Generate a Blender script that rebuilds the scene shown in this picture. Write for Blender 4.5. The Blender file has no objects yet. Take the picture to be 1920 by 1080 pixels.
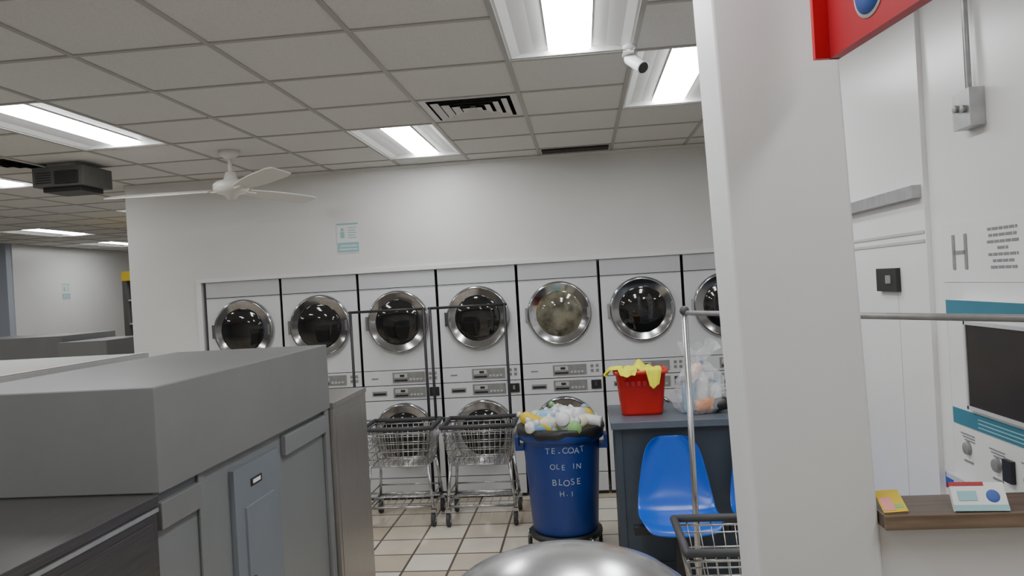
import bpy, bmesh, math, random
from mathutils import Vector, Matrix, noise
random.seed(7)
R = math.radians

# ------------------------------------------------------------ materials
def mat(name, col, rough=0.5, metal=0.0, var=0.0, scale=8.0, bump=0.0, bscale=60.0, emis=None, estr=0.0, stretch=None, coat=0.0, alpha=1.0, trans=0.0):
    m = bpy.data.materials.new(name); m.use_nodes = True
    nt = m.node_tree; b = nt.nodes['Principled BSDF']
    c = (col[0], col[1], col[2], 1)
    b.inputs['Base Color'].default_value = c
    b.inputs['Roughness'].default_value = rough
    b.inputs['Metallic'].default_value = metal
    if coat: b.inputs['Coat Weight'].default_value = coat
    if alpha < 1: b.inputs['Alpha'].default_value = alpha
    if trans: b.inputs['Transmission Weight'].default_value = trans
    tc = nt.nodes.new('ShaderNodeTexCoord'); mp = nt.nodes.new('ShaderNodeMapping')
    nt.links.new(tc.outputs['Object'], mp.inputs['Vector'])
    if stretch: mp.inputs['Scale'].default_value = stretch
    if var > 0:
        n = nt.nodes.new('ShaderNodeTexNoise'); n.inputs['Scale'].default_value = scale; n.inputs['Detail'].default_value = 4
        nt.links.new(mp.outputs[0], n.inputs['Vector'])
        cr = nt.nodes.new('ShaderNodeValToRGB')
        cr.color_ramp.elements[0].position = .3; cr.color_ramp.elements[1].position = .7
        cr.color_ramp.elements[0].color = tuple(max(0, x*(1-var)) for x in col)+(1,)
        cr.color_ramp.elements[1].color = tuple(min(1, x*(1+var)) for x in col)+(1,)
        nt.links.new(n.outputs['Fac'], cr.inputs[0]); nt.links.new(cr.outputs[0], b.inputs['Base Color'])
    if bump > 0:
        n2 = nt.nodes.new('ShaderNodeTexNoise'); n2.inputs['Scale'].default_value = bscale
        nt.links.new(mp.outputs[0], n2.inputs['Vector'])
        bp = nt.nodes.new('ShaderNodeBump'); bp.inputs['Strength'].default_value = bump; bp.inputs['Distance'].default_value = .01
        nt.links.new(n2.outputs['Fac'], bp.inputs['Height']); nt.links.new(bp.outputs[0], b.inputs['Normal'])
    if emis:
        b.inputs['Emission Color'].default_value = (*emis, 1); b.inputs['Emission Strength'].default_value = estr
    return m

m_wall = mat('painted_wall', (.70,.695,.68), .45, var=.03, scale=1.5, bump=.05, bscale=40)
m_wallblue = mat('painted_wall_blue', (.42,.46,.54), .5, var=.03, scale=1.5)
m_col = mat('painted_column', (.67,.67,.665), .5, var=.03, scale=2.5, bump=.08, bscale=25)
m_part = mat('painted_partition', (.76,.76,.755), .3, var=.02, scale=2)
m_tile = mat('ceiling_tile', (.70,.69,.67), .9, var=.05, scale=90, bump=.4, bscale=220)
m_grid = mat('ceiling_grid_metal', (.40,.39,.37), .5, var=.03)
m_trofw = mat('troffer_white', (.66,.66,.65), .4, var=.01)
m_lens = mat('troffer_lens', (.9,.9,.9), .4, emis=(.97,.985,1), estr=24, var=.01)
m_white = mat('white_enamel', (.67,.68,.69), .3, var=.02, scale=3)
m_fascia = mat('grey_fascia', (.53,.54,.55), .35, var=.02, scale=3)
m_body = mat('dark_gap', (.03,.03,.03), .7, var=.1)
m_chrome = mat('chrome', (.44,.44,.45), .12, 1.0, var=.02)
m_wire = mat('wire_chrome', (.50,.50,.50), .25, .9, var=.05)
m_post = mat('post_steel', (.035,.035,.038), .5, .4, var=.05)
m_blackgloss = mat('black_gloss', (.012,.012,.014), .08, coat=.5, var=.1)
m_screen = mat('dark_screen', (.022,.018,.018), .38, var=.2)
m_glass = mat('dark_door_glass', (.010,.010,.010), .05, coat=.6, var=.3, scale=6)
m_gclothes = mat('clothes_behind_glass', (.13,.12,.085), .06, coat=.8, var=.8, scale=9)
m_ctrl = mat('control_grey', (.27,.27,.26), .45, .2, var=.1, scale=30)
m_ctrl2 = mat('control_light', (.48,.48,.47), .4, var=.05)
m_black = mat('black_plastic', (.02,.02,.02), .45, var=.1)
m_rubber = mat('dark_rubber', (.05,.05,.055), .6, var=.1)
m_bulk = mat('bulkhead_grey', (.165,.168,.167), .42, var=.04, scale=4)
m_bulk2 = mat('bulkhead_light', (.40,.40,.39), .45, var=.04, scale=4)
m_cab = mat('cabinet_grey', (.18,.19,.193), .4, var=.04, scale=3)
m_elec = mat('electric_panel_grey', (.165,.185,.21), .45, var=.03, scale=5)
m_steel = mat('brushed_steel', (.38,.36,.34), .36, .8, var=.12, scale=5, stretch=(40,40,1))
m_steeld = mat('dark_brushed_steel', (.11,.105,.10), .35, .6, var=.15, scale=5, stretch=(40,1,40))
m_counter = mat('counter_blue_grey', (.05,.068,.09), .45, var=.08, scale=8)
m_countertop = mat('counter_top', (.10,.12,.15), .35, var=.08, scale=20)
m_bin = mat('blue_bin_plastic', (.010,.042,.23), .4, var=.08, scale=5, bump=.05)
m_chair = mat('blue_chair_plastic', (.010,.10,.55), .25, var=.04, scale=6)
m_red = mat('red_plastic', (.62,.018,.014), .35, var=.05)
m_redsign = mat('red_sign', (.36,.008,.016), .45, var=.04)
m_redlip = mat('red_sign_edge', (.55,.012,.022), .4, var=.04)
m_yellow = mat('yellow_cloth', (.80,.80,.03), .8, var=.1, bump=.3)
m_teal = mat('teal_print', (.04,.19,.27), .5, var=.04)
m_tealpale = mat('teal_print_pale', (.28,.50,.52), .5, var=.04)
m_paper = mat('paper', (.72,.73,.72), .6, var=.02)
m_ink = mat('ink_grey', (.22,.22,.23), .6, var=.05)
m_blue = mat('blue_tape', (.01,.08,.45), .5, var=.05)
m_blueprint = mat('blue_print', (.04,.10,.35), .5, var=.05)
m_wood = mat('dark_wood', (.085,.055,.038), .4, var=.4, scale=6, stretch=(1,12,12))
m_woodedge = mat('wood_edge', (.17,.12,.08), .5, var=.3, scale=6, stretch=(1,12,12))
m_galv = mat('galvanised', (.42,.43,.43), .4, .6, var=.12, scale=20)
m_fan = mat('fan_white', (.74,.72,.66), .35, var=.02)
m_devgrey = mat('device_grey', (.10,.10,.095), .5, var=.08)
m_vent = mat('vent_metal', (.62,.61,.59), .45, var=.04)
m_vdark = mat('vent_dark', (.02,.02,.02), .9, var=.2)
m_silver = mat('silver_dome', (.60,.60,.61), .22, .9, var=.08, scale=6)
m_whitew = mat('white_marking', (.34,.40,.53), .7, var=.1)
m_orange = mat('orange_plastic', (.75,.25,.03), .4, var=.1)
m_green = mat('green_plastic', (.25,.5,.18), .4, var=.1)
m_cream = mat('cream_plastic', (.75,.72,.55), .4, var=.1)
m_lblue = mat('light_blue_plastic', (.25,.50,.75), .35, var=.1)
m_wplastic = mat('white_plastic', (.75,.76,.76), .35, var=.04)
m_bag = mat('clear_bag', (.78,.80,.84), .12, var=.1, scale=20, bump=.6, bscale=30, alpha=.30)
m_yelplain = mat('yellow_paint', (.7,.5,.03), .5, var=.05)
m_pink = mat('pink_print', (.75,.30,.28), .6, var=.05)
m_peach = mat('peach_plastic', (.75,.50,.38), .4, var=.08)

def floor_mat():
    m = bpy.data.materials.new('floor_tile'); m.use_nodes = True
    nt = m.node_tree; b = nt.nodes['Principled BSDF']
    tc = nt.nodes.new('ShaderNodeTexCoord'); mp = nt.nodes.new('ShaderNodeMapping')
    nt.links.new(tc.outputs['Object'], mp.inputs['Vector'])
    mp.inputs['Location'].default_value = (.05, .12, 0)
    br = nt.nodes.new('ShaderNodeTexBrick'); br.offset = 0; br.squash = 1
    br.inputs['Scale'].default_value = 1; br.inputs['Brick Width'].default_value = .305; br.inputs['Row Height'].default_value = .305
    br.inputs['Mortar Size'].default_value = .009; br.inputs['Mortar Smooth'].default_value = .2
    br.inputs['Color1'].default_value = (.88,.82,.71,1); br.inputs['Color2'].default_value = (.58,.48,.35,1)
    br.inputs['Mortar'].default_value = (.12,.095,.075,1)
    nt.links.new(mp.outputs[0], br.inputs['Vector'])
    n = nt.nodes.new('ShaderNodeTexNoise'); n.inputs['Scale'].default_value = 5; n.inputs['Detail'].default_value = 5
    nt.links.new(mp.outputs[0], n.inputs['Vector'])
    mx = nt.nodes.new('ShaderNodeMixRGB'); mx.blend_type = 'MULTIPLY'; mx.inputs[0].default_value = .25
    nt.links.new(br.outputs['Color'], mx.inputs[1]); nt.links.new(n.outputs['Fac'], mx.inputs[2])
    nt.links.new(mx.outputs[0], b.inputs['Base Color'])
    b.inputs['Roughness'].default_value = .25
    bp = nt.nodes.new('ShaderNodeBump'); bp.invert = True; bp.inputs['Strength'].default_value = .3; bp.inputs['Distance'].default_value = .004
    nt.links.new(br.outputs['Fac'], bp.inputs['Height']); nt.links.new(bp.outputs[0], b.inputs['Normal'])
    return m
m_floor = floor_mat()

# ------------------------------------------------------------ mesh builder
class MB:
    def __init__(s): s.bm = bmesh.new(); s.mats = []
    def mi(s, m):
        if m not in s.mats: s.mats.append(m)
        return s.mats.index(m)
    def faces(s, vs, fs, m, smooth=False, xf=None):
        bv = [s.bm.verts.new((xf @ Vector(v)) if xf else v) for v in vs]
        i = s.mi(m)
        for f in fs:
            try:
                fc = s.bm.faces.new([bv[k] for k in f]); fc.material_index = i; fc.smooth = smooth
            except ValueError: pass
    def box(s, lo, hi, m, xf=None):
        x0,y0,z0 = lo; x1,y1,z1 = hi
        vs = [(x0,y0,z0),(x1,y0,z0),(x1,y1,z0),(x0,y1,z0),(x0,y0,z1),(x1,y0,z1),(x1,y1,z1),(x0,y1,z1)]
        s.faces(vs, [(0,3,2,1),(4,5,6,7),(0,1,5,4),(1,2,6,5),(2,3,7,6),(3,0,4,7)], m, False, xf)
    def lathe(s, prof, o, axis, m, seg=32, smooth=True, scale=(1,1)):
        ax = Vector(axis).normalized(); q = ax.to_track_quat('Z','Y').to_matrix().to_4x4()
        xf = Matrix.Translation(o) @ q
        vs = []; fs = []; n = len(prof)
        for (r,h) in prof:
            for k in range(seg):
                a = 2*math.pi*k/seg; vs.append((r*math.cos(a)*scale[0], r*math.sin(a)*scale[1], h))
        for i in range(n-1):
            for k in range(seg):
                k2 = (k+1)%seg
                fs.append((i*seg+k, i*seg+k2, (i+1)*seg+k2, (i+1)*seg+k))
        if prof[-1][0] > 1e-5: fs.append(tuple((n-1)*seg+k for k in range(seg)))
        if prof[0][0] > 1e-5: fs.append(tuple(reversed(range(seg))))
        s.faces(vs, fs, m, smooth, xf)
    def cyl(s, p0, p1, r, m, r1=None, seg=12):
        p0 = Vector(p0); p1 = Vector(p1); L = (p1-p0).length
        r1 = r if r1 is None else r1
        s.lathe([(r,0),(r1,L)], p0, p1-p0, m, seg)
    def tube(s, pts, r, m, closed=False, seg=8):
        pts = [Vector(p) for p in pts]
        n = len(pts)
        for i in range(n if closed else n-1): s.cyl(pts[i], pts[(i+1)%n], r, m, seg=seg)
        if r > .006:
            for p in pts: s.sph(p, r, m, seg=8)
    def sph(s, c, r, m, sc=(1,1,1), seg=16, xf=None):
        vs = []; fs = []; rings = max(4, seg//2)
        for i in range(rings+1):
            t = math.pi*i/rings
            for k in range(seg):
                a = 2*math.pi*k/seg
                vs.append((c[0]+r*sc[0]*math.sin(t)*math.cos(a), c[1]+r*sc[1]*math.sin(t)*math.sin(a), c[2]-r*sc[2]*math.cos(t)))
        for i in range(rings):
            for k in range(seg):
                k2 = (k+1)%seg; fs.append((i*seg+k, i*seg+k2, (i+1)*seg+k2, (i+1)*seg+k))
        s.faces(vs, fs, m, True, xf)
    def obj(s, name, loc=(0,0,0), rotz=0, parent=None, bevel=0, weld=True):
        if weld: bmesh.ops.remove_doubles(s.bm, verts=s.bm.verts, dist=1e-6)
        me = bpy.data.meshes.new(name); s.bm.to_mesh(me); s.bm.free()
        for m in s.mats: me.materials.append(m)
        o = bpy.data.objects.new(name, me); bpy.context.scene.collection.objects.link(o)
        o.location = loc; o.rotation_euler = (0,0,rotz)
        if parent: o.parent = parent
        if bevel:
            b = o.modifiers.new('bevel','BEVEL'); b.width = bevel; b.segments = 2; b.limit_method = 'ANGLE'; b.angle_limit = R(50)
        return o

def inst(src, name, loc, rotz=0):
    o = bpy.data.objects.new(name, src.data); bpy.context.scene.collection.objects.link(o)
    o.location = loc; o.rotation_euler = (0,0,rotz)
    for md in src.modifiers:
        b = o.modifiers.new(md.name, md.type)
        if md.type == 'BEVEL': b.width = md.width; b.segments = md.segments; b.limit_method='ANGLE'; b.angle_limit = md.angle_limit
    return o

def text(body, size, loc, rot, m, parent, name='lettering'):
    c = bpy.data.curves.new(name,'FONT'); c.body = body; c.size = size; c.extrude = .0008; c.align_x='CENTER'; c.align_y='CENTER'
    c.materials.append(m)
    o = bpy.data.objects.new(name, c); bpy.context.scene.collection.objects.link(o)
    o.location = loc; o.rotation_euler = rot
    if parent: o.parent = parent; 
    return o

def simple_box(name, lo, hi, m, bevel=0):
    b = MB(); b.box(lo, hi, m); return b.obj(name, bevel=bevel)

CZ = 2.92
WY = 6.40
# ------------------------------------------------------------ room shell
simple_box('floor', (-11.3,-3.1,-.1), (4.6,15.3,0), m_floor)
simple_box('wall_behind', (-11.3,-3.2,0), (4.6,-3.06,3.05), m_wall)
simple_box('wall_east', (4.46,-3.06,0), (4.6,WY,3.05), m_wall)
simple_box('wall_west', (-11.3,-3.06,0), (-11.18,10.8,3.05), m_wallblue)
simple_box('wall_west_jog', (-11.18,10.8,0), (-8.86,10.92,3.05), m_wallblue)
simple_box('wall_west_far', (-8.97,10.92,0), (-8.85,15.2,3.05), m_part)
simple_box('wall_far', (-8.85,15.08,0), (-4.06,15.2,3.05), m_part)
b = MB()
b.box((-4.06,WY,0), (-3.385,WY+.12,3.05), m_wall)
b.box((-3.385,WY,2.02), (2.97,WY+.12,3.05), m_wall)
b.box((2.97,WY,0), (4.46,WY+.12,3.05), m_wall)
b.box((-4.06,WY+.12,0), (-3.94,15.08,3.05), m_wall)
b.obj('wall_north')
b = MB()
b.box((-3.43,WY-.025,2.0), (3.0,WY,2.035), m_part)
b.box((-3.43,WY-.02,0), (-3.385,WY,2.0), m_part)
b.obj('trim_dryers')
simple_box('trim_shadow_gap', (-4.06,WY-.018,CZ-.03), (4.46,WY,CZ-.004), m_wall)  # strip added to make a shadow gap along the wall-ceiling joint

# ceiling
X0, Y0, S = -.30, 3.04, .61
troffers = [(0,-1),(1,1),(0,-3),(-2,3),(-5,1),(-8,3),(-12,10),(-13,14),(-12,5),(-2,-4),(-5,-4),(2,-5),(-8,-2),(-8,8),(-12,-1),(5,1),(5,-4),(-2,-8),(-8,-8)]
vents = [(-1,2),(-7,3)]
holes = set()
for (k,j) in troffers: holes.add((k,j)); holes.add((k,j+1))
for v in vents: holes.add(v)
b = MB()
for k in range(-18,8):
    for j in range(-10,20):
        if (k,j) in holes: continue
        x = X0+k*S; y = Y0+j*S
        b.faces([(x,y,CZ),(x+S,y,CZ),(x+S,y+S,CZ),(x,y+S,CZ)], [(3,2,1,0)], m_tile)
b.obj('ceiling')
b = MB(); g = .012
for k in range(-18,9):
    x = X0+k*S
    j = -10
    while j < 20:
        b.box((x-g,Y0+j*S,CZ-.006), (x+g,Y0+(j+1)*S,CZ+.004), m_grid); j += 1
for j in range(-10,21):
    y = Y0+j*S
    for k in range(-18,8):
        if ((k,j) in holes and (k,j-1) in holes and not ((k,j) in troffers) ): continue
        x = X0+k*S
        b.box((x+g,y-g,CZ-.006), (x+S-g,y+g,CZ+.004), m_grid)
b.obj('ceiling_grid')

# troffer mesh
b = MB()
w, L = S-2*g, 2*S-2*g
def strip(pa, pb, m):
    b.faces([(pa[0],g,pa[1]),(pb[0],g,pb[1]),(pb[0],g+L,pb[1]),(pa[0],g+L,pa[1])], [(0,1,2,3)], m, True)
prof = [(g,0),(g+.012,.0),(g+.05,.018),(g+.12,.032),(g+.19,.036),(g+.19,.028)]
for i in range(len(prof)-1):
    strip(prof[i], prof[i+1], m_trofw)
    strip((S-prof[i+1][0],prof[i+1][1]), (S-prof[i][0],prof[i][1]), m_trofw)
lp = [(g+.19,.028),(g+.205,.014),(S/2,.006),(S-g-.205,.014),(S-g-.19,.028)]
for i in range(4): strip(lp[i], lp[i+1], m_lens)
for yy in (g, g+L):
    b.box((g,yy-.004,0), (S-g,yy+.004,.10), m_trofw)
    y_0 = yy if yy==g else yy-.018
    b.box((g,y_0,-.001), (S-g,y_0+.018,.004), m_trofw)
b.box((g,g,.105), (S-g,g+L,.11), m_trofw)
tro = None
for (k,j) in troffers:
    loc = (X0+k*S, Y0+j*S, CZ)
    if tro is None: tro = b.obj('ceiling_light', loc, weld=False)
    else: inst(tro, 'ceiling_light', loc)

# square diffusers
b = MB()
b.box((g,g,.09), (S-g,S-g,.10), m_vdark)
def ring(h0, h1, z0, z1, m):
    c = S/2
    for (ax) in range(4):
        rot = Matrix.Translation((c,c,0)) @ Matrix.Rotation(ax*math.pi/2,4,'Z')
        b.faces([(-h0,-h0,z0),(h0,-h0,z0),(h1,-h1,z1),(-h1,-h1,z1)], [(0,1,2,3)], m, False, rot)
ring(.293,.25,0,.0,m_vent); ring(.25,.25,0,.09,m_vdark)
for q in (.228,.172,.116,.060):
    ring(q,q-.040,-.010,.004,m_vent)
b.box((S/2-.018,S/2-.018,.0),(S/2+.018,S/2+.018,.01),m_vent)
dv = b.obj('ceiling_vent', (X0-S,Y0+2*S,CZ), weld=False)
inst(dv,'ceiling_vent',(X0-7*S,Y0+3*S,CZ))
b = MB()
b.box((X0+.03,6.13,CZ-.012),(X0+S-.03,6.30,CZ-.004),m_vdark)
for i in range(3): b.box((X0+.03,6.15+i*.05,CZ-.018),(X0+S-.03,6.158+i*.05,CZ-.01),m_devgrey)
b.obj('ceiling_slot_vent')

# ------------------------------------------------------------ stacked dryers
DW = .7009; DX = -3.363
def dryer_mesh(gu, gl):
    b = MB(); W = DW; e = .012
    b.box((e,.012,0),(W-e,.75,1.995),m_body)
    def panel(z0,z1,m,x0=e,x1=W-e): b.box((x0,0,z0),(x1,.014,z1),m)
    panel(1.86,1.998,m_fascia); panel(1.14,1.853,m_white); panel(1.008,1.134,m_white); panel(.876,1.001,m_white)
    panel(.195,.869,m_white); panel(.03,.188,m_white)
    b.box((e,-.004,1.848),(W-e,.0,1.854),m_fascia)
    for zc, up in ((1.075,1),(.942,0)):
        b.box((.27,-.008,zc-.045),(.555,0,zc+.042),m_ctrl)
        b.box((.285,-.011,zc-.005),(.40,-.008,zc+.03),m_ctrl2)
        b.box((.335,-.0125,zc+.002),(.375,-.011,zc+.022),m_black)
        for i in range(4): b.box((.42+i*.03,-.011,zc-.03),(.44+i*.03,-.008,zc-.012),m_ctrl2)
        b.box((.285,-.011,zc-.035),(.40,-.008,zc-.02),m_black)
        if up:
            b.box((.08,-.004,zc-.01),(.14,0,zc),m_ctrl)
            for i in range(2):
                for k in range(2): b.box((.59+i*.045,-.004,zc-.03+k*.04),(.615+i*.045,0,zc-.005+k*.04),m_ctrl)
        else:
            b.box((.08,-.005,zc-.025),(.21,0,zc+.015),m_ctrl)
            b.box((.09,-.007,zc-.018),(.20,-.005,zc+.0),m_black)
            b.box((.59,-.012,zc-.04),(.675,0,zc+.035),m_black)
            b.box((.62,-.018,zc-.015),(.64,-.012,zc+.02),m_chrome)
    for zc, gm in ((1.558,gu),(.575,gl)):
        o = (.352,0,zc); ax = (0,-1,0)
        b.lathe([(.276,0),(.277,.02),(.27,.036),(.260,.042),(.252,.040)], o, ax, m_chrome, 48)
        b.lathe([(.252,.040),(.240,.026),(.222,.022)], o, ax, m_blackgloss, 48)
        b.lathe([(.224,.02),(.221,.036),(.214,.040),(.208,.034)], o, ax, m_chrome, 48)
        b.lathe([(.208,.034),(.18,.05),(.12,.064),(.06,.07),(.001,.072)], o, ax, gm, 48)
        b.box((.352+.235,-.058,zc-.045),(.352+.255,-.035,zc+.045),m_chrome)
        b.box((.352-.29,-.03,zc-.06),(.352-.262,0,zc+.06),m_chrome)
    return b
base = dryer_mesh(m_glass,m_glass).obj('stacked_dryer',(DX+2*DW,WY,0),bevel=.002)
for i in (0,1,3,5,6,7,8): inst(base,'stacked_dryer',(DX+i*DW,WY,0))
dryer_mesh(m_gclothes,m_glass).obj('stacked_dryer',(DX+4*DW,WY,0),bevel=.002)

# ------------------------------------------------------------ wall notices
def notice(name, loc, rotz):
    b = MB(); w,h = .10,.135
    b.box((-w,-.004,-h),(w,0,h),m_paper)
    b.box((-w+.005,-.006,-h+.01),(w-.005,-.004,-h+.095),m_tealpale)
    b.box((-w+.02,-.007,-h+.03),(w-.02,-.006,-h+.04),m_paper); b.box((-w+.03,-.007,-h+.06),(w-.02,-.006,-h+.07),m_paper)
    b.box((-w+.005,-.006,h-.02),(w-.005,-.004,h-.006),m_tealpale)
    b.box((-.065,-.006,.0),(-.03,-.004,.055),m_tealpale); b.sph((-.047,-.005,.075),.014,m_tealpale,(1,.2,1))
    for i in range(5): b.box((.005,-.006,.085-i*.022),(.08-.012*(i%2),-.004,.091-i*.022),m_tealpale)
    b.obj(name, loc, rotz)
notice('wall_notice',(-2.02,WY,2.32),0)
notice('wall_notice',(-8.85,12.1,2.16),R(90))

# ------------------------------------------------------------ ceiling fan
fx, fy = -2.51, 5.25
b = MB()
b.lathe([(.0,0),(.075,0),(.07,-.03),(.03,-.06),(.0,-.06)][::-1],(fx,fy,CZ),(0,0,1),m_fan,24)
b.cyl((fx,fy,CZ-.05),(fx,fy,CZ-.2),.014,m_fan)
b.lathe([(.0,-.10),(.03,-.10),(.05,-.07),(.10,-.055),(.125,-.03),(.125,.01),(.10,.03),(.05,.045),(.035,.10),(.0,.10)],(fx,fy,2.665),(0,0,1),m_fan,28)
for ang in (183,-45,73):
    xf = Matrix.Translation((fx,fy,2.635)) @ Matrix.Rotation(R(ang),4,'Z') @ Matrix.Rotation(R(-14),4,'X')
    n = 10; vs=[]; fs=[]
    for i in range(n+1):
        t=i/n; x=.16+.76*t; hw=.045+.035*math.sin(min(1,t*1.6)*math.pi/2)
        if t>.9: hw*=.8
        for z in (-.004,.004):
            vs.append((x,-hw,z)); vs.append((x,hw,z))
    for i in range(n):
        a=i*4; c=a+4
        fs += [(a,a+1,c+1,c),(a+2,c+2,c+3,a+3),(a,c,c+2,a+2),(a+1,a+3,c+3,c+1)]
    fs += [(0,2,3,1),(n*4,n*4+1,n*4+3,n*4+2)]
    b.faces(vs,fs,m_fan,False,xf)
    b.box((.08,-.02,-.012),(.24,.02,-.003),m_fan,xf)
b.obj('ceiling_fan')

# ceiling mounted grey device
b = MB()
cx, cy = -3.80, 5.32
b.box((cx-.18,cy-.17,2.74),(cx+.22,cy+.17,2.885),m_devgrey)
b.box((cx-.13,cy-.13,2.705),(cx+.17,cy+.13,2.74),m_black)
b.box((cx-.0,cy-.184,2.755),(cx+.18,cy-.17,2.85),m_black)
for i in range(5): b.box((cx-.155,cy-.176,2.765+i*.018),(cx-.03,cy-.17,2.773+i*.018),m_black)
b.box((cx-.10,cy-.12,2.885),(cx+.13,cy+.12,CZ-.001),m_galv)
b.obj('ceiling_air_cleaner',bevel=.012)

# ------------------------------------------------------------ security camera
b = MB()
b.lathe([(.03,0),(.03,-.015),(.014,-.02)][::-1],(.284,3.57,CZ),(0,0,1),m_wplastic,20)
b.cyl((.284,3.57,CZ-.015),(.284,3.56,CZ-.06),.011,m_wplastic)
d = Vector((.05,-.085,-.07)).normalized(); p = Vector((.28,3.575,2.862))
b.lathe([(.0,0),(.026,0),(.03,.01),(.03,.13),(.027,.135)],p,d,m_wplastic,24)
b.lathe([(.026,.136),(.022,.137),(.0,.137)],p,d,m_black,24)
b.box((.25,3.49,2.865),(.30,3.57,2.872),m_wplastic)
b.obj('security_camera')

# ------------------------------------------------------------ island with bulkhead + washers
IX = -1.37
b = MB()
b.box((-2.21,2.25,1.224),(IX,3.86,1.563),m_bulk)
b.obj('bulkhead_box',bevel=.004)
b = MB()
b.box((-3.5,2.25,1.20),(-2.44,3.98,1.56),m_bulk2)
b.box((-2.46,2.27,1.561),(-2.44,3.97,1.566),m_wplastic)
b.box((-2.475,2.9,1.561),(-2.462,3.3,1.567),m_orange)
b.box((-3.45,2.3,0),(-2.5,3.95,1.20),m_cab)
b.obj('bulkhead_box',bevel=.003)
b = MB()
cxp = IX-.03
b.box((-2.18,2.26,0),(cxp,3.86,1.222),m_cab)
b.box((cxp,2.27,1.10),(cxp+.022,2.52,1.19),m_bulk)
b.box((cxp,3.26,1.11),(cxp+.028,3.80,1.20),m_cab)
b.box((cxp,3.80,0),(cxp+.02,3.86,1.222),m_cab)
b.box((cxp,2.52,.0),(cxp+.012,2.56,1.222),m_cab)
b.obj('island_cabinet',bevel=.004)
b = MB()
b.box((cxp+.001,2.76,.30),(cxp+.022,3.18,1.165),m_elec)
b.box((cxp+.022,2.84,.38),(cxp+.03,3.11,1.0),m_elec)
b.box((cxp+.022,2.90,1.07),(cxp+.026,3.0,1.10),m_black)
b.box((cxp+.026,2.915,1.077),(cxp+.027,2.985,1.093),m_paper)
b.box((cxp+.03,2.86,.66),(cxp+.04,2.875,.72),m_black)
b.obj('electrical_panel',bevel=.004)
def washer(name, y0, y1, x0, x1, top, m, mt):
    b = MB()
    b.box((x0,y0,.06),(x1,y1,top-.03),m)
    b.box((x0-.005,y0-.004,top-.03),(x1+.006,y1+.004,top),mt)
    b.box((x0+.03,y0+.03,0),(x1-.03,y1-.03,.06),m_black)
    b.box((x1,y0+.03,.10),(x1+.003,y1-.03,top-.08),m)
    b.lathe([(.22,0),(.22,.02),(.19,.04)],(x0,(y0+y1)/2,.62),(-1,0,0),m_chrome,32)
    b.lathe([(.19,.04),(.1,.06),(.0,.065)],(x0,(y0+y1)/2,.62),(-1,0,0),m_glass,32)
    b.box((x0-.012,y0+.04,.98),(x0,y1-.04,top-.08),m_ctrl)
    return b.obj(name,bevel=.006)
washer('washing_machine',1.46,2.24,-2.2,IX-.008,1.222,m_steeld,m_steeld)
washer('washing_machine',.66,1.44,-2.2,IX-.008,1.222,m_steeld,m_steeld)
washer('washing_machine',3.87,4.46,-2.2,IX+.012,1.25,m_steel,m_steel)
b = MB()
b.box((IX-.010,1.45,1.170),(IX-.004,2.245,1.182),m_galv)
b.obj('trim_washers')
# far islands
b = MB(); b.box((-9.2,7.3,1.2),(-5.42,8.2,1.563),m_bulk); b.box((-9.15,7.4,0),(-5.5,8.1,1.2),m_cab); b.obj('bulkhead_box')
b = MB(); b.box((-5.36,7.15,1.15),(-4.83,8.0,1.50),m_bulk); b.box((-5.3,7.2,0),(-4.88,7.95,1.15),m_cab); b.obj('bulkhead_box')
# far shelf unit
b = MB()
b.box((-5.82,9.0,0),(-5.76,9.5,2.26),m_devgrey); b.box((-4.96,9.0,0),(-4.9,9.5,2.26),m_devgrey)
b.box((-5.82,8.99,2.16),(-4.9,9.5,2.28),m_yelplain); b.box((-5.76,9.45,0),(-4.96,9.5,2.16),m_black)
for i in range(7):
    z=.1+i*.3; b.box((-5.76,9.02,z),(-4.96,9.45,z+.02),m_fascia)
    for k in range(7):
        mm = random.choice([m_wplastic,m_orange,m_cream,m_black,m_wplastic])
        b.box((-5.74+k*.11,9.06,z+.02),(-5.66+k*.11,9.3,z+.02+random.uniform(.12,.22)),mm)
b.obj('snack_shelf')

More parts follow.
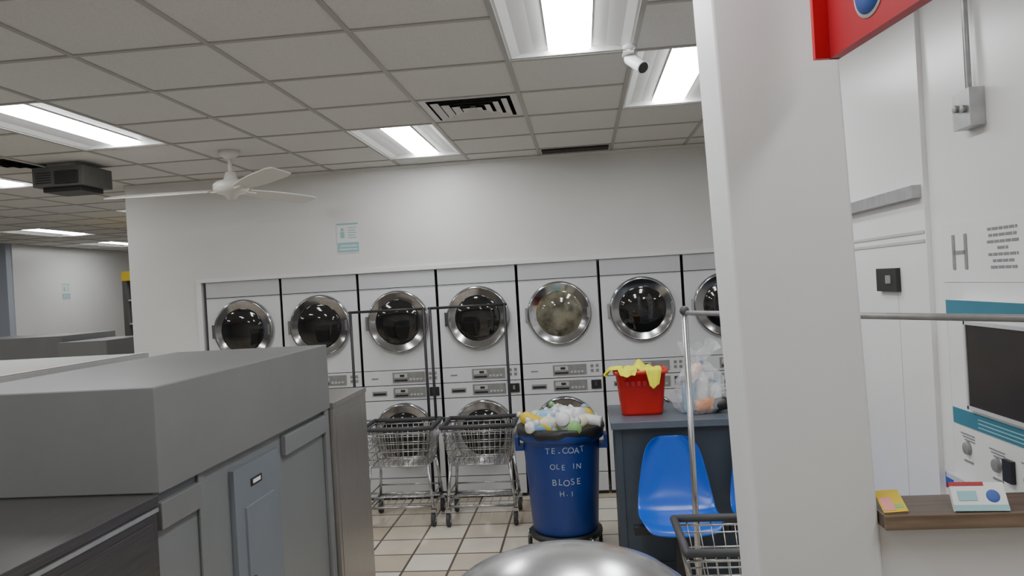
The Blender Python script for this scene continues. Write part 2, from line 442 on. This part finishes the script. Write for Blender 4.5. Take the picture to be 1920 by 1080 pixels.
# ------------------------------------------------------------ laundry carts
def caster(b, x, y, r=.05):
    b.cyl((x-.014,y,r),(x+.014,y,r),r,m_rubber,seg=18)
    b.cyl((x-.017,y,r),(x+.017,y,r),r*.45,m_wire,seg=12)
    b.box((x-.022,y-.012,r),(x-.017,y+.012,.125),m_wire); b.box((x+.017,y-.012,r),(x+.022,y+.012,.125),m_wire)
    b.box((x-.022,y-.02,.115),(x+.022,y+.02,.13),m_wire)
def cart(name, loc, rotz, L=.56, W=.42, rack=True, rackx=(-.42,.20)):
    b = MB(); hx, hy = L/2, W/2; zt, zb = .76, .46; tx, ty = hx-.05, hy-.05
    top = [(-hx,-hy,zt),(hx,-hy,zt),(hx,hy,zt),(-hx,hy,zt)]
    b.tube(top,.017,m_rubber,True)
    b.tube([(x,y,zt-.03) for x,y,z in top],.006,m_wire,True)
    bot = [(-tx,-ty,zb),(tx,-ty,zb),(tx,ty,zb),(-tx,ty,zb)]
    b.tube(bot,.006,m_wire,True)
    for f in (.2,.4,.6,.8):
        z = zb+(zt-zb)*f; x=tx+(hx-tx)*f; y=ty+(hy-ty)*f
        b.tube([(-x,-y,z),(x,-y,z),(x,y,z),(-x,y,z)],.0036,m_wire,True,6)
    n=12
    for i in range(n+1):
        f=-1+2*i/n
        b.tube([(f*hx,-hy,zt),(f*tx,-ty,zb),(f*tx,ty,zb),(f*hx,hy,zt)],.0028,m_wire,False,6)
    n=9
    for i in range(n+1):
        f=-1+2*i/n
        b.tube([(-hx,f*hy,zt),(-tx,f*ty,zb),(tx,f*ty,zb),(hx,f*hy,zt)],.0028,m_wire,False,6)
    for sx in (-1,1):
        for sy in (-1,1):
            b.tube([(sx*tx,sy*ty,zb),(sx*(hx-.02),sy*(hy-.02),.15)],.012,m_wire)
            caster(b, sx*(hx-.02), sy*(hy-.02))
    q=[(-hx+.02,-hy+.02,.15),(hx-.02,-hy+.02,.15),(hx-.02,hy-.02,.15),(-hx+.02,hy-.02,.15)]
    b.tube(q,.011,m_wire,True)
    b.tube([(x,y,.23) for x,y,z in q],.006,m_wire,True)
    for i in range(1,8):
        x=-hx+.02+(L-.04)*i/8; b.cyl((x,-hy+.02,.155),(x,hy-.02,.155),.003,m_wire,seg=6)
    if rack:
        a,c = rackx; yr=hy+.015
        b.tube([(a,yr,.15),(a,yr,1.67)],.012,m_post); b.tube([(c,yr,.15),(c,yr,1.67)],.012,m_post)
        b.tube([(a-.01,yr,1.67),(c+.01,yr,1.67)],.011,m_post); b.tube([(a,yr,.15),(c,yr,.15)],.010,m_wire)
        b.tube([(a,yr,.76),(c,yr,.76)],.008,m_wire)
    return b.obj(name, loc, rotz, weld=False)
cart('laundry_cart',(-1.50,5.86,0),R(0),rackx=(-.44,.18))
cart('laundry_cart',(-.86,5.84,0),R(0),rackx=(-.40,.22))
cart('laundry_cart',(.65,3.10,0),R(0),L=.62,rack=False)
b = MB()
A = Vector((.455,3.45,0)); B = Vector((1.25,2.06,0))
for P in (A,B):
    b.tube([P+Vector((0,0,.05)),P+Vector((0,0,1.66))],.014,m_wire)
    n = (B-A).normalized().cross(Vector((0,0,1)))
    b.tube([P-n*.06+Vector((0,0,.03)),P+n*.06+Vector((0,0,.03))],.014,m_wire)
    b.sph(P+Vector((0,0,1.66)),.022,m_rubber)
    b.cyl(P,P+Vector((0,0,.03)),.03,m_rubber)
b.tube([A+Vector((0,0,1.65)),B+Vector((0,0,1.65))],.011,m_ctrl)
b.obj('garment_rack',weld=False)

# ------------------------------------------------------------ counter
b = MB()
b.box((.125,4.55,.91),(2.3,5.20,.955),m_countertop)
b.box((.15,4.62,0),(2.26,5.14,.91),m_counter)
b.box((.15,4.605,0),(.19,4.62,.91),m_counter); b.box((.15,4.605,0),(2.26,4.62,.08),m_counter)
b.obj('folding_counter',bevel=.004)

# red basket with yellow cloth
b = MB(); bx,by,bz = .335,4.84,.955
def rrect(hw,hd,z,r=.04):
    pts=[]
    for (cxs,cys,a0) in ((1,1,0),(-1,1,90),(-1,-1,180),(1,-1,270)):
        for k in range(5):
            a=R(a0+k*22.5); pts.append((bx+cxs*(hw-r)+r*math.cos(a), by+cys*(hd-r)+r*math.sin(a), z))
    return pts
lv=[rrect(.125,.09,bz),rrect(.13,.095,bz+.02),rrect(.155,.115,bz+.26),rrect(.17,.13,bz+.262),rrect(.17,.13,bz+.285),rrect(.152,.112,bz+.285),rrect(.125,.09,bz+.02)]
vs=[p for l in lv for p in l]; N=20; fs=[]
for i in range(len(lv)-1):
    for k in range(N): fs.append((i*N+k,i*N+(k+1)%N,(i+1)*N+(k+1)%N,(i+1)*N+k))
fs.append(tuple(reversed(range(N)))); fs.append(tuple((len(lv)-1)*N+k for k in range(N)))
b.faces(vs,fs,m_red,True)
for i in range(6):
    x=bx-.10+i*.036; z=bz+.19
    b.box((x,by-.120,z),(x+.022,by-.105,z+.03),m_redsign)
basket=b.obj('laundry_basket')
b = MB()
def sheet(rows, m):
    n=len(rows[0]); vs=[p for r_ in rows for p in r_]; fs=[]
    for i in range(len(rows)-1):
        for k in range(n-1): a=i*n+k; fs.append((a,a+1,a+n+1,a+n))
    b.faces(vs,fs,m,True)
n=20; rows=[]
for i in range(n+1):
    v=-1+2*i/n; row=[]
    for j in range(n+1):
        u=-1+2*j/n
        h=.285+.02*math.exp(-((u+.1)**2+v*v)*3)+.014*math.sin(4.3*u+1.5*v+1)*math.cos(3.1*v-2*u)+.010*math.sin(9*u-3*v)
        h+=.035*math.exp(-((u-.0)**2*30+(v+.1)**2*9))
        row.append((bx-.01+u*.145,by+v*.105,bz+h))
    rows.append(row)
sheet(rows,m_yellow)
def flap(p0, p1, out, length, taper, seed):
    rows=[]; p0=Vector(p0); p1=Vector(p1); out=Vector(out)
    for i in range(9):
        t=i/8; row=[]
        for k in range(9):
            s=k/8; c=(p0+p1)/2; q=p0.lerp(p1,s); q=c+(q-c)*(1-taper*t)
            if i==0: off=-out*.05; z=.0
            else: off=out*(.012+.03*t+.010*math.sin(s*9+seed+t*2)); z=-(t-.125)*length*(1-.35*abs(s-.35))
            row.append(tuple(q+off+Vector((0,0,.008+z+.004*math.sin(s*11)))))
        rows.append(row)
    sheet(rows,m_yellow)
zr=bz+.29
flap((bx+.02,by-.125,zr),(bx+.13,by-.125,zr),(0,-1,0),.14,.45,1)
flap((bx-.15,by-.12,zr),(bx-.02,by-.128,zr),(0,-1,0),.05,.3,2)
flap((bx-.165,by+.06,zr),(bx-.165,by-.11,zr),(-1.3,0,0),.06,.3,4)
o=b.obj('yellow_cloth',weld=False); s=o.modifiers.new('s','SOLIDIFY'); s.thickness=.005; s=o.modifiers.new('ss','SUBSURF'); s.levels=1; s.render_levels=1

# clear bag of bottles: crumpled film with a gathered neck and loose flared top
b = MB()
seg=40; prof=[(.02,.002),(.13,.004),(.155,.03),(.165,.09),(.16,.15),(.15,.20),(.125,.25),(.08,.29),(.045,.315),(.05,.335),(.085,.37),(.105,.405)]
vs=[];fs=[]
for i,(r_,h) in enumerate(prof):
    for k in range(seg):
        a=2*math.pi*k/seg; d=Vector((math.cos(a),math.sin(a),h*6))
        f=1+.22*noise.noise(d*2.3)+.14*noise.noise(d*5.5+Vector((3,1,2)))
        if i>8: f*=1+.35*math.sin(5*a+1)*(i-8)/3
        zz=h+(.03*noise.noise(d*3+Vector((9,2,5))) if i>2 else 0)
        if i==len(prof)-1: zz+=.035*math.sin(3*a)
        vs.append((.70+r_*f*math.cos(a)*.98,4.80+r_*f*math.sin(a)*.75,.957+zz))
for i in range(len(prof)-1):
    for k in range(seg):
        k2=(k+1)%seg; fs.append((i*seg+k,i*seg+k2,(i+1)*seg+k2,(i+1)*seg+k))
b.faces(vs,fs,m_bag,False)
bag=b.obj('plastic_bag')
b = MB()
def bottle(b,p,ax,r,h,m,mc):
    b.lathe([(0,0),(r*.95,0),(r,.01),(r,h*.62),(r*.85,h*.72),(r*.35,h*.82),(r*.35,h*.88)],p,ax,m,14)
    q=Vector(p)+Vector(ax).normalized()*h*.87
    b.lathe([(r*.42,0),(r*.42,h*.12),(0,h*.12)],q,ax,mc,12)
bottle(b,(.63,4.80,.958),(0,0,1),.042,.24,m_lblue,m_blueprint)
bottle(b,(.72,4.83,.958),(.0,0,1),.045,.29,m_wplastic,m_peach)
bottle(b,(.80,4.80,.958),(.0,0,1),.035,.21,m_wplastic,m_lblue)
bottle(b,(.66,4.735,1.0),(1,.1,.08),.04,.17,m_orange,m_wplastic)
bottle(b,(.62,4.77,1.17),(.6,.1,.6),.032,.15,m_peach,m_blueprint)
bottle(b,(.77,4.74,1.0),(.5,-.1,.12),.04,.12,m_black,m_black)
o=b.obj('detergent_bottles',weld=False,parent=bag)

# ------------------------------------------------------------ trash bin
tx,ty=-.205,5.15
b=MB()
b.lathe([(.0,.13),(.215,.13),(.225,.15),(.262,.74),(.265,.76),(.29,.765),(.295,.80),(.29,.835),(.268,.84),(.25,.80),(.2,.2),(0,.2)],(tx,ty,0),(0,0,1),m_bin,48)
for s in (-1,1):
    b.box((tx+s*.285-.03,ty-.06,.685),(tx+s*.285+.03,ty+.06,.715),m_bin); b.box((tx+s*.303-.012,ty-.06,.715),(tx+s*.303+.012,ty+.06,.775),m_bin)
vs=[];fs=[];N=48
for i,(r,z) in enumerate([(.25,.80),(.266,.855),(.298,.852),(.304,.825),(.300,.805)]):
    for k in range(N):
        a=2*math.pi*k/N; w_=(math.sin(k*1.9)*.006+math.sin(k*.7)*.010) if i>=3 else 0
        vs.append((tx+r*math.cos(a),ty+r*math.sin(a),z+w_*1.3))
for i in range(4):
    for k in range(N): fs.append((i*N+k,i*N+(k+1)%N,(i+1)*N+(k+1)%N,(i+1)*N+k))
b.faces(vs,fs,m_black,True)
bin_o=b.obj('trash_bin')
for (t,z,s) in (('TE-COAT',.715,.056),('OLE IN',.61,.050),('BLOSE',.505,.058),('H.I',.43,.048)):
    for i,ch in enumerate(t):
        rr=.226+(.262-.226)*(z-.15)/.59+.002
        off=(i-(len(t)-1)/2)*s*.70/rr+.12
        a=-math.pi/2+off
        if ch!=' ': text(ch,s,(tx+rr*math.cos(a),ty+rr*math.sin(a),z+.004*math.sin(i*2.3)),(R(90),R(4*math.sin(i*1.7)),off),m_whitew,bin_o)
b=MB()
b.lathe([(.0,.09),(.235,.09),(.25,.10),(.25,.128),(.0,.128)],(tx,ty,0),(0,0,1),m_black,32)
for k in range(5):
    a=2*math.pi*k/5+.45; x=tx+.26*math.cos(a); y=ty+.26*math.sin(a)
    b.cyl((tx+.1*math.cos(a),ty+.1*math.sin(a),.10),(x,y,.10),.022,m_black)
    b.cyl((x-.012,y,.038),(x+.012,y,.038),.038,m_rubber,seg=16); b.cyl((x,y,.04),(x,y,.11),.012,m_wire)
b.obj('bin_dolly')
b=MB(); rnd=random.Random(23)
b.lathe([(0,.80),(.24,.80),(.16,.86),(0,.90)],(tx,ty,0),(0,0,1),m_cream,20)
pal=[m_wplastic,m_wplastic,m_wplastic,m_wplastic,m_lblue,m_cream,m_green,m_wplastic,m_cream,m_wplastic,m_yelplain]
for i in range(40):
    a=rnd.uniform(0,6.28); r=.21*math.sqrt(rnd.random()); z=.86+.06*(1-r/.22)+rnd.uniform(-.01,.03)
    ax=Vector((rnd.uniform(-1,1),rnd.uniform(-1,1),rnd.uniform(-.1,.5)))
    h=rnd.uniform(.16,.25)
    p=Vector((tx+r*math.cos(a),ty+r*math.sin(a),z))-ax.normalized()*h*.5
    p.z=max(p.z,.80)
    bottle(b,p,ax,rnd.uniform(.036,.058),h,rnd.choice(pal),rnd.choice(pal))
bottle(b,(tx-.14,ty-.14,.88),(-.6,.3,.25),.045,.17,m_yelplain,m_wplastic); bottle(b,(tx-.05,ty-.2,.865),(-1,-.1,.1),.042,.18,m_lblue,m_wplastic)
b.obj('discarded_bottle_pile',weld=False)

# ------------------------------------------------------------ chairs
def chair(name, loc):
    root=bpy.data.objects.new(name,None); bpy.context.scene.collection.objects.link(root); root.location=loc
    prof=[(-.235,.415,.17),(-.225,.44,.20),(-.17,.452,.222),(-.06,.44,.228),(.05,.43,.228),(.13,.44,.226),(.18,.50,.22),(.21,.58,.208),(.235,.67,.19),(.255,.76,.172),(.27,.83,.145),(.275,.862,.10)]
    nu=12; vs=[];fs=[]
    for i,(y,z,w) in enumerate(prof):
        t=i/(len(prof)-1)
        for k in range(nu+1):
            u=-1+2*k/nu; e=abs(u)**3
            seat=max(0,1-t*1.9); back=max(0,min(1,t*2-.8))
            vs.append((u*w,y-e*.06*back,z+e*.045*(seat+.3)*(1 if i>1 else .3)-(e*.02*back)))
    for i in range(len(prof)-1):
        for k in range(nu):
            a=i*(nu+1)+k; fs.append((a,a+1,a+nu+2,a+nu+1))
    b=MB(); b.faces(vs,fs,m_chair,True)
    sh=b.obj('seat_shell',parent=root); s=sh.modifiers.new('s','SOLIDIFY'); s.thickness=.008; s.offset=-1
    s=sh.modifiers.new('ss','SUBSURF'); s.levels=2; s.render_levels=2
    b=MB()
    b.box((-.26,-.03,.36),(.26,.03,.41),m_black)
    b.box((-.12,-.14,.405),(.12,.14,.418),m_black)
    b.box((-.03,-.03,.03),(.03,.03,.36),m_black); b.box((-.03,-.22,0),(.03,.22,.035),m_black)
    b.obj('base',parent=root,bevel=.004)
chair('shell_chair',(.475,4.30,0)); chair('shell_chair',(1.01,4.30,0))

# ------------------------------------------------------------ column, half wall, shelf
b=MB(); b.box((.364,1.83,-1.82),(.647,2.08,1.12),m_col)
o=b.obj('column',(0,0,1.82),bevel=.006)
piv=Matrix.Translation((.5,1.95,1.82)) @ Matrix.Rotation(R(-1.6),4,'Y') @ Matrix.Translation((-.5,-1.95,0))
o.matrix_world=piv
simple_box('wall_half',(.64,1.85,0),(4.46,1.95,1.205),m_col,.003)
b=MB(); b.box((.665,1.80,1.205),(2.2,1.95,1.238),m_wood); b.box((.665,1.795,1.203),(2.2,1.80,1.238),m_woodedge)
b.obj('wooden_shelf',bevel=.003)
b=MB(); xf=Matrix.Translation((.70,1.815,1.2385)) @ Matrix.Rotation(R(8),4,'Z') @ Matrix.Rotation(R(-50),4,'X')
b.box((-.03,-.003,0),(.028,.0,.06),m_yelplain,xf); b.box((-.027,-.004,.005),(.0,-.003,.04),m_pink,xf); b.box((.0,-.004,.01),(.022,-.003,.02),m_green,xf)
b.obj('flyer')
b=MB(); xf=Matrix.Translation((.885,1.805,1.239)) @ Matrix.Rotation(R(-4),4,'Z') @ Matrix.Rotation(R(-30),4,'X')
b.box((-.058,-.004,0),(.058,.008,.066),m_paper,xf)
b.box((-.059,-.005,.058),(.015,.009,.067),m_redsign,xf); b.box((-.058,-.005,.0),(.058,-.004,.014),m_tealpale,xf)
b.box((-.045,-.0055,.024),(-.005,-.004,.046),m_tealpale,xf); b.sph((.03,-.004,.034),.015,m_blueprint,(1,.1,1),xf=xf)
b.obj('wipes_packet')

# ------------------------------------------------------------ partition with change machine
PX=1.35
simple_box('wall_partition',(PX,1.96,0),(PX+.12,3.98,CZ),m_part)
b=MB()
b.box((PX-.02,3.02,.1),(PX,3.96,2.86),m_part)
b.box((PX-.055,3.04,2.07),(PX-.02,3.96,2.12),m_galv)
b.box((PX-.024,3.03,1.93),(PX-.02,3.95,1.942),m_ctrl2); b.box((PX-.024,3.03,1.895),(PX-.02,3.95,1.907),m_ctrl2)
b.box((PX-.04,3.27,1.70),(PX-.02,3.48,1.80),m_black); b.box((PX-.045,3.32,1.735),(PX-.04,3.37,1.77),m_ctrl)
b.box((PX-.0205,3.3,.2),(PX-.0195,3.306,1.68),m_ctrl2)
b.obj('wall_cabinet_panel',bevel=.003)
b=MB()
b.tube([(PX-.02,2.65,CZ),(PX-.02,2.65,2.38)],.010,m_galv,False,12)
b.box((PX-.05,2.59,2.26),(PX,2.705,2.385),m_galv)
b.lathe([(.012,0),(.014,.012),(.0,.014)],(PX-.05,2.62,2.32),(-1,0,0),m_ctrl,12); b.lathe([(.012,0),(.014,.012),(.0,.014)],(PX-.05,2.67,2.33),(-1,0,0),m_ctrl,12)
b.obj('electrical_conduit_box',bevel=.008)
b=MB(); b.box((PX-.003,2.38,1.74),(PX,2.94,1.95),m_paper)
for i,(w_) in enumerate((.085,.08,.09,.03,.085,.06,.075)):
    z=1.915-i*.021; yc=2.53
    y=yc+w_
    while y>yc-w_:
        l=random.uniform(.018,.04); b.box((PX-.0045,max(yc-w_,y-l),z-.0045),(PX-.003,y,z+.0045),m_ink); y-=l+.007
po=b.obj('notice_poster')
b=MB()
for dy in (0,.085): b.box((PX-.006,2.76+dy-.009,1.785),(PX-.004,2.76+dy+.009,1.91),m_ctrl)
b.box((PX-.006,2.765,1.84),(PX-.004,2.84,1.852),m_ctrl)
b.obj('letter_h',parent=po)
b=MB(); mx=PX-.06; s0=-.14
b.box((mx,2.0,1.055),(PX-.0005,2.94+s0,1.68),m_paper)
b.box((mx-.003,2.0,1.63),(mx,2.94+s0,1.68),m_teal)
b.box((mx-.003,2.0,1.245),(mx,2.93+s0,1.30),m_teal)
b.box((mx-.012,2.05,1.325),(mx,2.79+s0,1.60),m_screen)
b.box((mx-.016,2.04,1.60),(mx,2.80+s0,1.612),m_fascia); b.box((mx-.016,2.04,1.313),(mx,2.80+s0,1.325),m_fascia)
b.box((mx-.016,2.79+s0,1.313),(mx,2.802+s0,1.612),m_fascia)
b.box((mx-.02,2.0,1.04),(PX-.0005,2.97+s0,1.058),m_fascia)
for (y,z) in ((2.70,1.17),(2.52,1.155),(2.34,1.15)):
    b.lathe([(.024,0),(.02,.012),(.0,.014)],(mx,y,z),(-1,0,0),m_ctrl,16)
    for q in range(3): b.box((mx-.002,y-.045,z+.045-q*.010),(mx,y+.045-q*.012,z+.049-q*.010),m_ink)
    b.box((mx-.002,y-.03,z-.05),(mx,y+.03,z-.043),m_ink)
b.box((mx-.014,2.42,1.12),(mx,2.47,1.19),m_black)
for q in range(3): b.box((mx-.004,2.1,1.255+q*.013),(mx-.003,2.62,1.259+q*.013),m_tealpale)
b.obj('change_machine',bevel=.002)
b=MB(); b.box((PX-.002,2.95,.95),(PX,3.01,1.01),m_blue)
b.obj('blue_tape')

# ------------------------------------------------------------ red hanging sign
b=MB()
xf=Matrix.Translation((.578,1.70,2.275)) @ Matrix.Rotation(math.atan2(-.99,.14),4,'Z')
b.box((0,-.012,0),(.95,.012,.42),m_redsign,xf)
b.box((-.006,-.045,0),(.006,.012,.42),m_redlip,xf)
for s in (.12,.8): b.cyl(xf@Vector((s,0,.42)),xf@Vector((s,0,CZ-2.275)),.005,m_galv)
q=xf@Vector((.175,-.012,.085)); nrm=(xf.to_3x3()@Vector((0,-1,0)))
b.lathe([(.055,0),(.055,.002),(0,.002)],q,nrm,m_wplastic,32); b.lathe([(.048,.002),(.048,.004),(0,.004)],q,nrm,m_blueprint,32)
b.box((.15,-.0175,.075),(.20,-.016,.10),m_wplastic,xf)
b.obj('hanging_sign')

# ------------------------------------------------------------ domed metal bin in the foreground
b=MB()
b.lathe([(0,0),(.27,0),(.28,.02),(.28,1.07),(.29,1.08),(.29,1.11),(.283,1.14),(.26,1.175),(.22,1.205),(.16,1.231),(.08,1.247),(0,1.252)],(-.07,1.55,0),(0,0,1),m_silver,64)
b.obj('domed_metal_bin')

# ------------------------------------------------------------ world, camera
w=bpy.data.worlds.new('world'); bpy.context.scene.world=w; w.use_nodes=True
w.node_tree.nodes['Background'].inputs[0].default_value=(.8,.85,.9,1); w.node_tree.nodes['Background'].inputs[1].default_value=.05

cam=bpy.data.cameras.new('camera'); co=bpy.data.objects.new('camera',cam); bpy.context.scene.collection.objects.link(co)
psi=R(5.37); pit=R(-.2); rol=R(3.3)
f=Vector((-math.sin(psi)*math.cos(pit),math.cos(psi)*math.cos(pit),math.sin(pit)))
r=Vector((math.cos(psi),math.sin(psi),0)); u=r.cross(f)
r2=r*math.cos(rol)-u*math.sin(rol); u2=u*math.cos(rol)+r*math.sin(rol)
m=Matrix((( r2.x,u2.x,-f.x,0),(r2.y,u2.y,-f.y,0),(r2.z,u2.z,-f.z,1.82),(0,0,0,1)))
co.matrix_world=m
cam.sensor_width=36; cam.lens=36*1400/1920; cam.clip_start=.05
bpy.context.scene.camera=co
